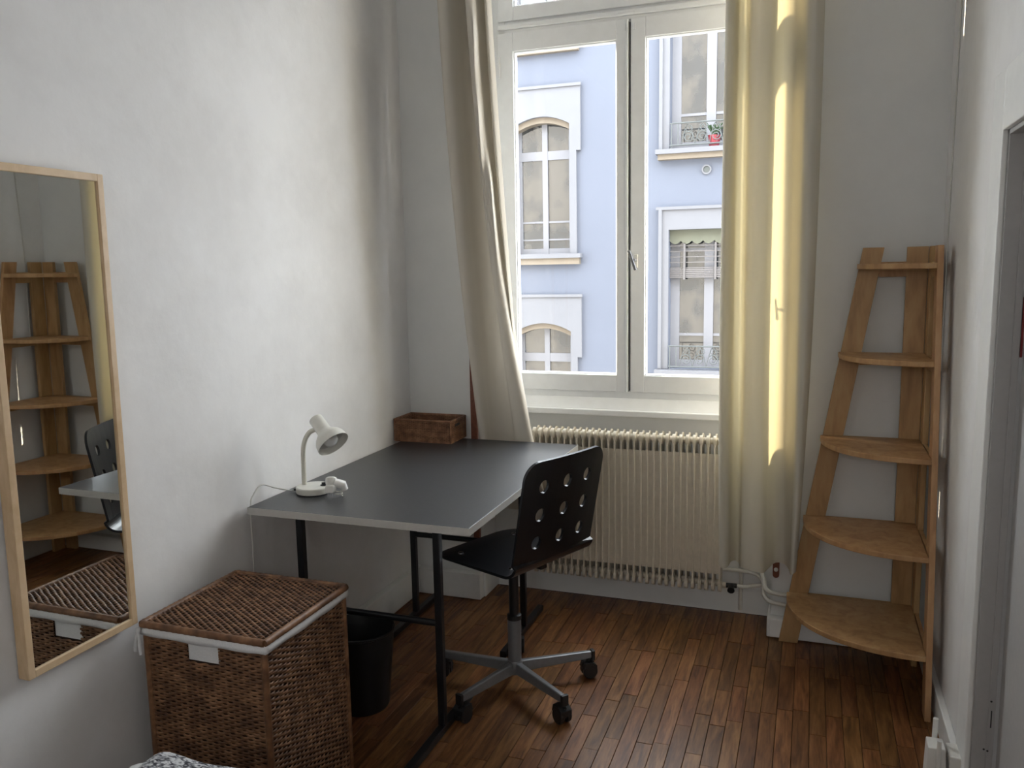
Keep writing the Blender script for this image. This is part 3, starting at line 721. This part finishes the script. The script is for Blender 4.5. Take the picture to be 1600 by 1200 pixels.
# small basket on the desk
KX0, KX1, KY0, KY1, KH = -1.777, -1.498, 3.318, 3.486, .103
bk_ = empty('storage_basket', ((KX0+KX1)/2, (KY0+KY1)/2, DT), 'small rectangular brown woven basket at the back corner of the desk', 'basket')
def kc(mb, name, mat, bevel=0, smooth=False): return child(mb, name, mat, bk_, bevel, smooth)
th = .006
kc(MB().box(KX0, KX1, KY0, KY1, DT+.0, DT+.006), 'bottom', 'seagrass')
for (nm, b4, o_, du, nr, nu) in (('front_wall', (KX0, KX1, KY0+.002, KY0+th), (KX0, KY0+.001, DT+.004), (KX1-KX0, 0, 0), (0, -1, 0), 26), ('side_wall', (KX1-th, KX1-.002, KY0, KY1), (KX1-.001, KY0, DT+.004), (0, KY1-KY0, 0), (1, 0, 0), 14),
                                 ('back_wall', (KX0, KX1, KY1-th, KY1-.002), (KX0, KY1-.007, DT+.004), (KX1-KX0, 0, 0), (0, -1, 0), 26), ('side_wall', (KX0+.002, KX0+th, KY0, KY1), (KX0+.007, KY0, DT+.004), (0, KY1-KY0, 0), (1, 0, 0), 14)):
    pw = kc(MB().box(b4[0], b4[1], b4[2], b4[3], DT+.003, DT+KH-.004), nm, 'weave_gap_shade')
    mb = MB(); weave_side(mb, o_, du, (0, 0, KH-.008), nr, nu, 18, .0015, .5, 3)
    o = raw(mb, 'weave', 'seagrass', pw); o['kind'] = 'stuff'
for (a, b) in (((KX0, KY0), (KX1, KY0)), ((KX1, KY0), (KX1, KY1)), ((KX1, KY1), (KX0, KY1)), ((KX0, KY1), (KX0, KY0))):
    kc(MB().tube([(a[0]+(b[0]-a[0])*k/16, a[1]+(b[1]-a[1])*k/16, DT+KH-.003) for k in range(17)], .0055, 8), 'rim', 'seagrass', 0, True)
for (a, b) in ((KX0, KY0), (KX1, KY0), (KX1, KY1), (KX0, KY1)):
    kc(MB().tube([(a, b, DT+.002), (a, b, DT+KH-.004)], .004, 8), 'corner_binding', 'seagrass', 0, True)
kc(MB().box(KX1+.0005, KX1+.003, KY0+.045, KY0+.095, DT+KH-.032, DT+KH-.020), 'hand_slot', 'black_plastic', .001)

# ---------------------------------------------------------------- waste bin
bn = empty('waste_bin', (-1.485, 2.455, 0), 'round black plastic waste bin under the desk', 'bin')
bn_o = MB().lathe([(.0, .002), (.092, .002), (.096, .01), (.121, .285), (.1245, .288), (.1245, .294), (.121, .297), (.118, .292), (.093, .012), (.0, .010)], 40).build('bucket', 'bin_black', bn, 0, True)

# ---------------------------------------------------------------- mirror
MX = XL+.002
mi = empty('wall_mirror', (MX, 1.545, 1.20), 'tall mirror in a slim light wood frame on the white wall', 'mirror')
MY0, MY1, MZ0, MZ1, FWD = 1.368, 1.716, .588, 1.812, .019
def mc(mb, name, mat, bevel=0): return child(mb, name, mat, mi, bevel)
mc(MB().box(MX, MX+.034, MY0, MY0+FWD, MZ0, MZ1), 'frame_side', 'birch', .0015)
mc(MB().box(MX, MX+.034, MY1-FWD, MY1, MZ0, MZ1), 'frame_side', 'birch', .0015)
mc(MB().box(MX, MX+.034, MY0+FWD, MY1-FWD, MZ0, MZ0+FWD), 'frame_rail', 'birch', .0015)
mc(MB().box(MX, MX+.034, MY0+FWD, MY1-FWD, MZ1-FWD, MZ1), 'frame_rail', 'birch', .0015)
mc(MB().box(MX, MX+.028, MY0+.005, MY1-.005, MZ0+.005, MZ1-.005), 'mirror_glass', 'mirror')
mi.location.x += .0055; mi.rotation_euler = (0, .0065, .0075)

# ---------------------------------------------------------------- corner shelf
SX, SYb = .421, 3.452
cs = empty('corner_shelf', (SX, SYb, 0), 'pine corner shelf with five rounded boards widening downwards', 'shelf')
def sc_(mb, name, bevel=.0015): return child(mb, name, 'pine', cs, bevel)
T = .020
def ext(z): return .246+.165*(1.60-z)       # reach of the slanted uprights
ZT = 1.605
BW = .074
levels = [1.525, 1.190, .860, .530, .200]
# frame along the end wall (plane y) and along the side wall (plane x)
sc_(MB().prism([(SX-ext(0), 0.001), (SX-ext(0)+BW, .001), (SX-ext(ZT)+BW, ZT), (SX-ext(ZT), ZT)], 'y', SYb-T, SYb), 'upright')
sc_(MB().prism([(SX-.093, .001), (SX-.021, .001), (SX-.021, ZT), (SX-.093, ZT)], 'y', SYb-T, SYb), 'upright')
sc_(MB().prism([(SYb-ext(0), 0.001), (SYb-ext(0)+BW, .001), (SYb-ext(ZT)+BW, ZT), (SYb-ext(ZT), ZT)], 'x', SX-T, SX), 'upright')
sc_(MB().prism([(SYb-.095, .001), (SYb-.021, .001), (SYb-.021, ZT), (SYb-.095, ZT)], 'x', SX-T, SX), 'upright')
for z in levels:
    e = ext(z)-.012; zt = z+.026 if z > 1.4 else z+.018
    sc_(MB().box(SX-e+BW*.8, SX-.090, SYb-T+.003, SYb-.003, z-.030, zt), 'rail')
    sc_(MB().box(SX-T+.003, SX-.003, SYb-e+BW*.8, SYb-.095, z-.030, zt), 'rail')
    r_ = ext(z)+.006-T
    cx_, cy_ = SX-T-.0005, SYb-T-.0005
    pts = [(cx_, cy_), (cx_-r_, cy_), (cx_-r_, cy_-.018)]
    n_ = 22; a_ = r_-.018
    for k in range(1, n_):
        t = math.pi/2*k/n_; e_ = 2/2.25
        pts.append((cx_-r_*(math.cos(t)**e_), cy_-.018-a_*(math.sin(t)**e_)*1.0))
    pts += [(cx_-.018, cy_-r_), (cx_, cy_-r_)]
    sc_(MB().prism(pts, 'z', z, z+.020), 'shelf_board', .003)

# ---------------------------------------------------------------- radiator and pipes
rd = empty('radiator', (-.765, 3.60, 0), 'cream finned radiator under the window sill', 'radiator')
RX0, RX1, RZ0, RZ1, RY0, RY1 = -1.192, -.335, .136, .826, 3.545, 3.640
def fin_mesh():
    mb = MB(); w2 = .0042
    def col(yc, d, z0, z1):       # rounded flat tube
        nonlocal w2
        n = 6; prof = []
        rr_ = d
        poly = [(yc-d+d*(1-math.cos(math.pi/2*k/n)), z1-rr_*(1-math.sin(math.pi/2*k/n))) for k in range(n+1)]
        poly += [(yc+d-d*(1-math.cos(math.pi/2*(n-k)/n)), z1-rr_*(1-math.sin(math.pi/2*(n-k)/n))) for k in range(n+1)]
        poly += [(yc+d-d*(1-math.cos(math.pi/2*k/n)), z0+rr_*(1-math.sin(math.pi/2*k/n))) for k in range(n+1)]
        poly += [(yc-d+d*(1-math.cos(math.pi/2*(n-k)/n)), z0+rr_*(1-math.sin(math.pi/2*(n-k)/n))) for k in range(n+1)]
        mb.prism(poly, 'x', -w2, w2)
    col(RY0+.020, .020, RZ0, RZ1); col(RY1-.020, .020, RZ0, RZ1)
    mb.box(-w2, w2, RY0+.03, RY1-.03, RZ1-.045, RZ1-.006); mb.box(-w2, w2, RY0+.03, RY1-.03, RZ0+.006, RZ0+.045)
    w2 = .0074
    col(RY0+.0185, .0205, RZ1-.046, RZ1+.001); col(RY0+.0185, .0205, RZ0-.001, RZ0+.046)
    mb.box(-.003, .003, RY0+.03, RY1-.03, RZ0+.12, RZ1-.12)
    return mb.mesh('fin')
fm = fin_mesh(); NF = 30
for k in range(NF):
    o = link('fin', fm, 'radiator_cream', rd, .003)
    o.location = (RX0+.008+(RX1-RX0-.016)*k/(NF-1), 0, 0); fixp(o, rd)
child(MB().tube([(RX0+.006, RY0+.048, RZ1-.028), (RX1-.006, RY0+.048, RZ1-.028)], .015, 12), 'header_tube', 'radiator_cream', rd, 0, True)
child(MB().tube([(RX0+.006, RY0+.048, RZ0+.028), (RX1-.006, RY0+.048, RZ0+.028)], .015, 12), 'header_tube', 'radiator_cream', rd, 0, True)
child(MB().box(RX0+.006, RX1-.006, RY0+.010, RY0+.016, RZ0+.080, RZ1-.078), 'convector_plate', 'radiator_cream', rd)
child(MB().lathe([(.016, 0), (.016, .010), (.009, .012), (.009, .020)], 12, Matrix.Translation((RX0, RY0+.048, RZ1-.028)) @ Matrix.Rotation(R(-90), 4, 'Y')), 'bleed_nut', 'radiator_cream', rd, 0, True)
child(MB().box(RX0-.036, RX0-.020, RY0+.041, RY0+.055, RZ1-.035, RZ1-.021), 'bleed_cap', 'black_plastic', rd, .002)
vz = RZ0+.020
child(MB().tube([(RX1, 3.593, vz), (RX1+.016, 3.593, vz)], .013, 12), 'valve_nut', 'radiator_cream', rd, 0, True)
vl = child(MB().tube([(RX1+.014, 3.593, vz), (RX1+.062, 3.593, vz+.002)], [.011, .010], 12), 'valve', 'black_plastic', rd, 0, True)
MB().tube([(RX1+.038, 3.590, vz), (RX1+.040, 3.560, vz-.010)], [.012, .016], 12).build('valve_knob', 'black_plastic', vl, 0, True)
def pipe(pts, r, label):
    o = MB().tube(spline(pts, 7), r, 12).build('heating_pipe', 'pipe_cream', None, 0, True)
    return tag(o, label, 'pipe', 'heating pipes beside the radiator')
PY = 3.595
pipe([(RX1+.064, PY, vz+.002), (-.235, PY, vz+.000), (-.205, PY, .165), (-.168, PY, .172), (-.151, PY, .172)], .0080, 'cream pipe running from the black radiator valve to the recess corner')
pipe([(-.345, 3.655, .205), (-.26, 3.655, .206), (-.20, 3.65, .200), (-.165, 3.60, .190), (-.158, 3.53, .180), (-.152, 3.488, .168), (-.130, 3.474, .152), (-.09, 3.472, .146), (-.04, 3.472, .143), (.10, 3.472, .140), (.36, 3.472, .14)], .0092, 'lower cream pipe bending out behind the corner shelf')
pipe([(-.245, 3.655, .243), (-.20, 3.65, .240), (-.172, 3.58, .236), (-.158, 3.53, .228), (-.150, 3.488, .206), (-.128, 3.474, .193), (-.09, 3.472, .188), (-.04, 3.472, .186), (.10, 3.472, .184), (.36, 3.472, .182)], .0092, 'upper cream pipe bending out behind the corner shelf')
o = tag(MB().tube([(-.262, 3.668, .02), (-.262, 3.668, .30)], .009, 10).build('heating_pipe', 'pipe_cream', None, 0, True), 'short upright cream pipe against the wall beside the radiator', 'pipe', 'heating pipes beside the radiator')

# ---------------------------------------------------------------- wooden battens on the recess edges
def batten(x0, x1, label, zb=.255):
    e = empty('wooden_batten', ((x0+x1)/2, YW-.012, zb), label, 'batten', 'battens beside the curtains')
    xm = (x0+x1)/2; r_ = (x1-x0)/2
    poly = [(x0, 3.0), (x0, zb+r_)]+[(xm-r_*math.cos(math.pi*k/8), zb+r_-r_*math.sin(math.pi*k/8)) for k in range(1, 8)]+[(x1, zb+r_), (x1, 3.0)]
    child(MB().prism(poly, 'y', YW-.022, YW-.0205 + .0195), 'strip', 'red_wood', e, .001)
    return e
b1 = batten(NX0-.032, NX0-.004, 'thin reddish wooden batten beside the beige gathered curtain', .275)
b2 = batten(NX1+.004, NX1+.030, 'thin reddish wooden batten with white knob behind the cream curtain')
child(MB().lathe([(.0, .010), (.007, .009), (.0085, .004), (.0085, 0)], 12, Matrix.Translation((NX1+.017, YW-.022, .292)) @ Matrix.Rotation(R(90), 4, 'X')), 'knob', 'plug_white', b2, 0, True)

# ---------------------------------------------------------------- curtains
def curtain(name, top, mid, bot, z0, z1, mat, label, nv=90, nsp=9, wav=.004, kinks=()):
    A, M, B = [spline([(p_[0], p_[1], 0) for p_ in q_], nsp) for q_ in (top, mid, bot)]
    n = len(A); vs_ = []; fs_ = []
    for j in range(nv+1):
        t = j/nv
        # quadratic through top, middle, bottom
        a, m__, b = (1-t)*(1-2*t), 4*t*(1-t), t*(2*t-1)
        for i_ in range(n):
            q_ = A[i_]*a+M[i_]*m__+B[i_]*b
            s = i_/(n-1)
            dz = .006*math.sin(9*s*math.pi)*t
            zz = z1+(z0-z1)*t; kx = ky = 0
            for (ks, kz, ka, kw, kh) in kinks:        # pinched creases running down to one side
                d = s-ks-(zz-kz)*.10; v_ = (zz-kz)/kh
                g_ = max(0, 1-abs(d)/kw)*(math.exp(-v_*v_) if v_ < 0 else math.exp(-v_*v_*6))
                kx += ka*g_*.5; ky -= ka*g_
            q_ = q_+Vector((kx, ky, 0))
            vs_.append((q_.x+wav*math.sin(6.3*t+11*s)*t, q_.y+wav*math.sin(4.1*t+23*s)*t, z1+(z0-z1)*t+dz))
    for j in range(nv):
        for i_ in range(n-1):
            k = j*n+i_; fs_.append((k, k+1, k+n+1, k+n))
    me = bpy.data.meshes.new(name); me.from_pydata(vs_, [], fs_); me.update()
    me.polygons.foreach_set('use_smooth', [True]*len(me.polygons))
    return me
top = [(-.306, 3.400), (-.330, 3.372), (-.334, 3.335), (-.318, 3.318), (-.298, 3.335), (-.287, 3.385), (-.270, 3.418), (-.255, 3.412), (-.247, 3.375), (-.238, 3.325), (-.205, 3.298), (-.168, 3.315), (-.152, 3.375), (-.128, 3.440), (-.085, 3.447), (-.058, 3.400), (-.044, 3.340), (-.015, 3.325), (.010, 3.365), (.004, 3.420)]
mid = [(a-.002, b) for a, b in top]
bot = [(-.300, 3.395), (-.326, 3.370), (-.330, 3.338), (-.312, 3.322), (-.294, 3.338), (-.283, 3.385), (-.266, 3.412), (-.250, 3.408), (-.242, 3.372), (-.232, 3.325), (-.195, 3.303), (-.155, 3.318), (-.140, 3.365), (-.118, 3.418), (-.085, 3.420), (-.060, 3.385), (-.050, 3.340), (-.036, 3.328), (-.024, 3.345), (-.030, 3.375)]
me = curtain('curtain', top, mid, bot, .335, 2.96, 'curtain_cream', '')
cr = empty('curtain', (-.16, 3.37, .335), 'cream curtain hanging straight beside the corner shelf, glowing in daylight', 'curtain', 'window curtains')
fixp(link('drape', me, 'curtain_cream', cr), cr)
topL = [(-1.548, 3.465), (-1.540, 3.390), (-1.515, 3.332), (-1.478, 3.335), (-1.456, 3.385), (-1.446, 3.440), (-1.428, 3.462), (-1.406, 3.455), (-1.397, 3.390), (-1.390, 3.320), (-1.368, 3.288), (-1.342, 3.305), (-1.334, 3.370), (-1.327, 3.412), (-1.318, 3.360), (-1.302, 3.332), (-1.290, 3.360)]
midL = [(-1.488, 3.440), (-1.480, 3.402), (-1.462, 3.362), (-1.432, 3.368), (-1.414, 3.410), (-1.400, 3.455), (-1.372, 3.482), (-1.338, 3.478), (-1.326, 3.420), (-1.318, 3.362), (-1.300, 3.346), (-1.280, 3.358), (-1.276, 3.410), (-1.272, 3.440), (-1.266, 3.402), (-1.256, 3.385), (-1.246, 3.410)]
botL = [(-1.405, 3.525), (-1.400, 3.526), (-1.390, 3.522), (-1.378, 3.530), (-1.370, 3.560), (-1.355, 3.590), (-1.315, 3.606), (-1.262, 3.596), (-1.240, 3.568), (-1.205, 3.538), (-1.155, 3.528), (-1.116, 3.522), (-1.110, 3.526), (-1.135, 3.531), (-1.160, 3.533), (-1.180, 3.534), (-1.196, 3.535)]
me = curtain('curtain', topL, midL, botL, .42, 2.96, 'curtain_beige', '', wav=.002, kinks=((.66, 2.50, .034, .055, .20), (.64, 2.17, .028, .05, .22), (.70, 1.90, .030, .05, .25), (.80, 1.45, .020, .05, .25)))
cl = empty('curtain', (-1.33, 3.42, .42), 'beige curtain pulled aside and trailing behind the desk', 'curtain', 'window curtains')
fixp(link('drape', me, 'curtain_beige', cl), cl)
rod = empty('curtain_rod', (-.78, 3.40, 2.985), 'white curtain rod above the window, carrying both curtains', 'curtain rod')
child(MB().tube([(XL+.08, 3.40, 2.985), (.12, 3.40, 2.985)], .012, 14), 'pole', 'white_paint', rod, 0, True)
for xx in (-1.62, .06): child(MB().box(xx-.01, xx+.01, 3.39, YW-.0, 2.975, 2.995), 'bracket', 'white_paint', rod, .002)

# ---------------------------------------------------------------- right hand details
tag(MB().tube(spline([(XR-.003, 3.335, 3.1), (XR-.003, 3.345, 2.4), (XR-.003, 3.362, 1.9), (XR-.003, 3.372, 1.57), (XR-.003, 3.365, 1.15)], 6), .0028, 8).build('wall_cable', 'cord_white', None, 0, True), 'thin white cable running down the wall behind the corner shelf', 'cable')
sb_ = empty('socket_box', (.39, 2.55, 0), 'white plastic socket box with plugs at the foot of the door casing', 'socket')
child(MB().prism([(.352, .0), (.357, .150), (.402, .150), (.412, .0)], 'y', 2.512, 2.575), 'housing', 'plug_white', sb_, .003)
child(MB().box(.412, XR-.002, 2.505, 2.585, .0, .135), 'back_box', 'plug_white', sb_, .003)
child(MB().tube([(.381, 2.582, .10), (.383, 2.584, .205)], .0075, 12), 'plug', 'plug_white', sb_, 0, True)
child(MB().tube([(.383, 2.503, .06), (.384, 2.503, .180)], .0065, 12), 'plug', 'plug_white', sb_, 0, True)

# ---------------------------------------------------------------- added fill light, out of view at the other end of the room
m, nt, p = nt_new('fill_glow'); p.inputs['Base Color'].default_value = (.8, .8, .78, 1)
p.inputs['Emission Color'].default_value = (1, .985, .97, 1); p.inputs['Emission Strength'].default_value = 27
cl_ = empty('added_fill_lamp', (.10, YB, 1.95), 'added fill light globe, out of view on the wall behind the bed', 'lamp')
MB().lathe([(.0, .0), (.06, .0), (.06, .015), (.02, .02), (.02, .06)], 24, Matrix.Rotation(R(-90), 4, 'X')).build('mount', 'white_paint', cl_, .002)
MB().lathe([(.14*math.sin(math.pi*k/14), -.14*math.cos(math.pi*k/14)) for k in range(15)], 32, Matrix.Translation((0, .19, 0))).build('globe', 'fill_glow', cl_, 0, True)

# ---------------------------------------------------------------- bed (its far end just shows)
bd_ = empty('bed', (-1.0, .4, 0), 'bed end with grey and white patterned bedspread before the hamper', 'bed')
BX0, BX1, BY0, BY1 = -1.475, -.60, -.60, 1.425
for (xx, yy) in ((BX0+.05, BY0+.05), (BX1-.05, BY0+.05), (BX0+.05, BY1-.06), (BX1-.05, BY1-.06)):
    child(MB().box(xx-.02, xx+.02, yy-.02, yy+.02, 0, .2), 'leg', 'black_plastic', bd_, .003)
child(MB().box(BX0+.02, BX1-.02, BY0+.02, BY1-.03, .18, .28), 'base', 'liner_white', bd_, .01)
child(MB().box(BX0+.015, BX1-.015, BY0+.015, BY1-.025, .28, .435), 'mattress', 'liner_white', bd_, .03)
vs_ = []; fs_ = []; nx, ny = 60, 90
for j in range(ny+1):
    for i_ in range(nx+1):
        u, v_ = i_/nx, j/ny
        xx = BX0-.01+(BX1-BX0+.02)*u; yy = BY0+(BY1-BY0+.02)*v_
        d = min(xx-(BX0-.01), BX1+.01-xx, BY1+.02-yy)
        dl = min((xx-BX0+.01)/.13, 1); dy_ = min((BY1+.02-yy)/.05, 1); dr_ = min((BX1+.01-xx)/.06, 1)
        fall = math.sqrt(max(0, 1-(1-dl)**2))*math.sqrt(max(0, 1-(1-dy_)**2))*math.sqrt(max(0, 1-(1-dr_)**2))
        zz = .30+.157*fall+.003*math.sin(31*xx+9*yy)*fall+.002*math.sin(27*yy-14*xx)*fall
        vs_.append((xx, yy, zz))
for j in range(ny):
    for i_ in range(nx):
        k = j*(nx+1)+i_; fs_.append((k, k+1, k+nx+2, k+nx+1))
o = fixp(raw(MB().add(vs_, fs_), 'bed_cover', 'bedspread', bd_), bd_)
o.modifiers.new('thick', 'SOLIDIFY').thickness = .008
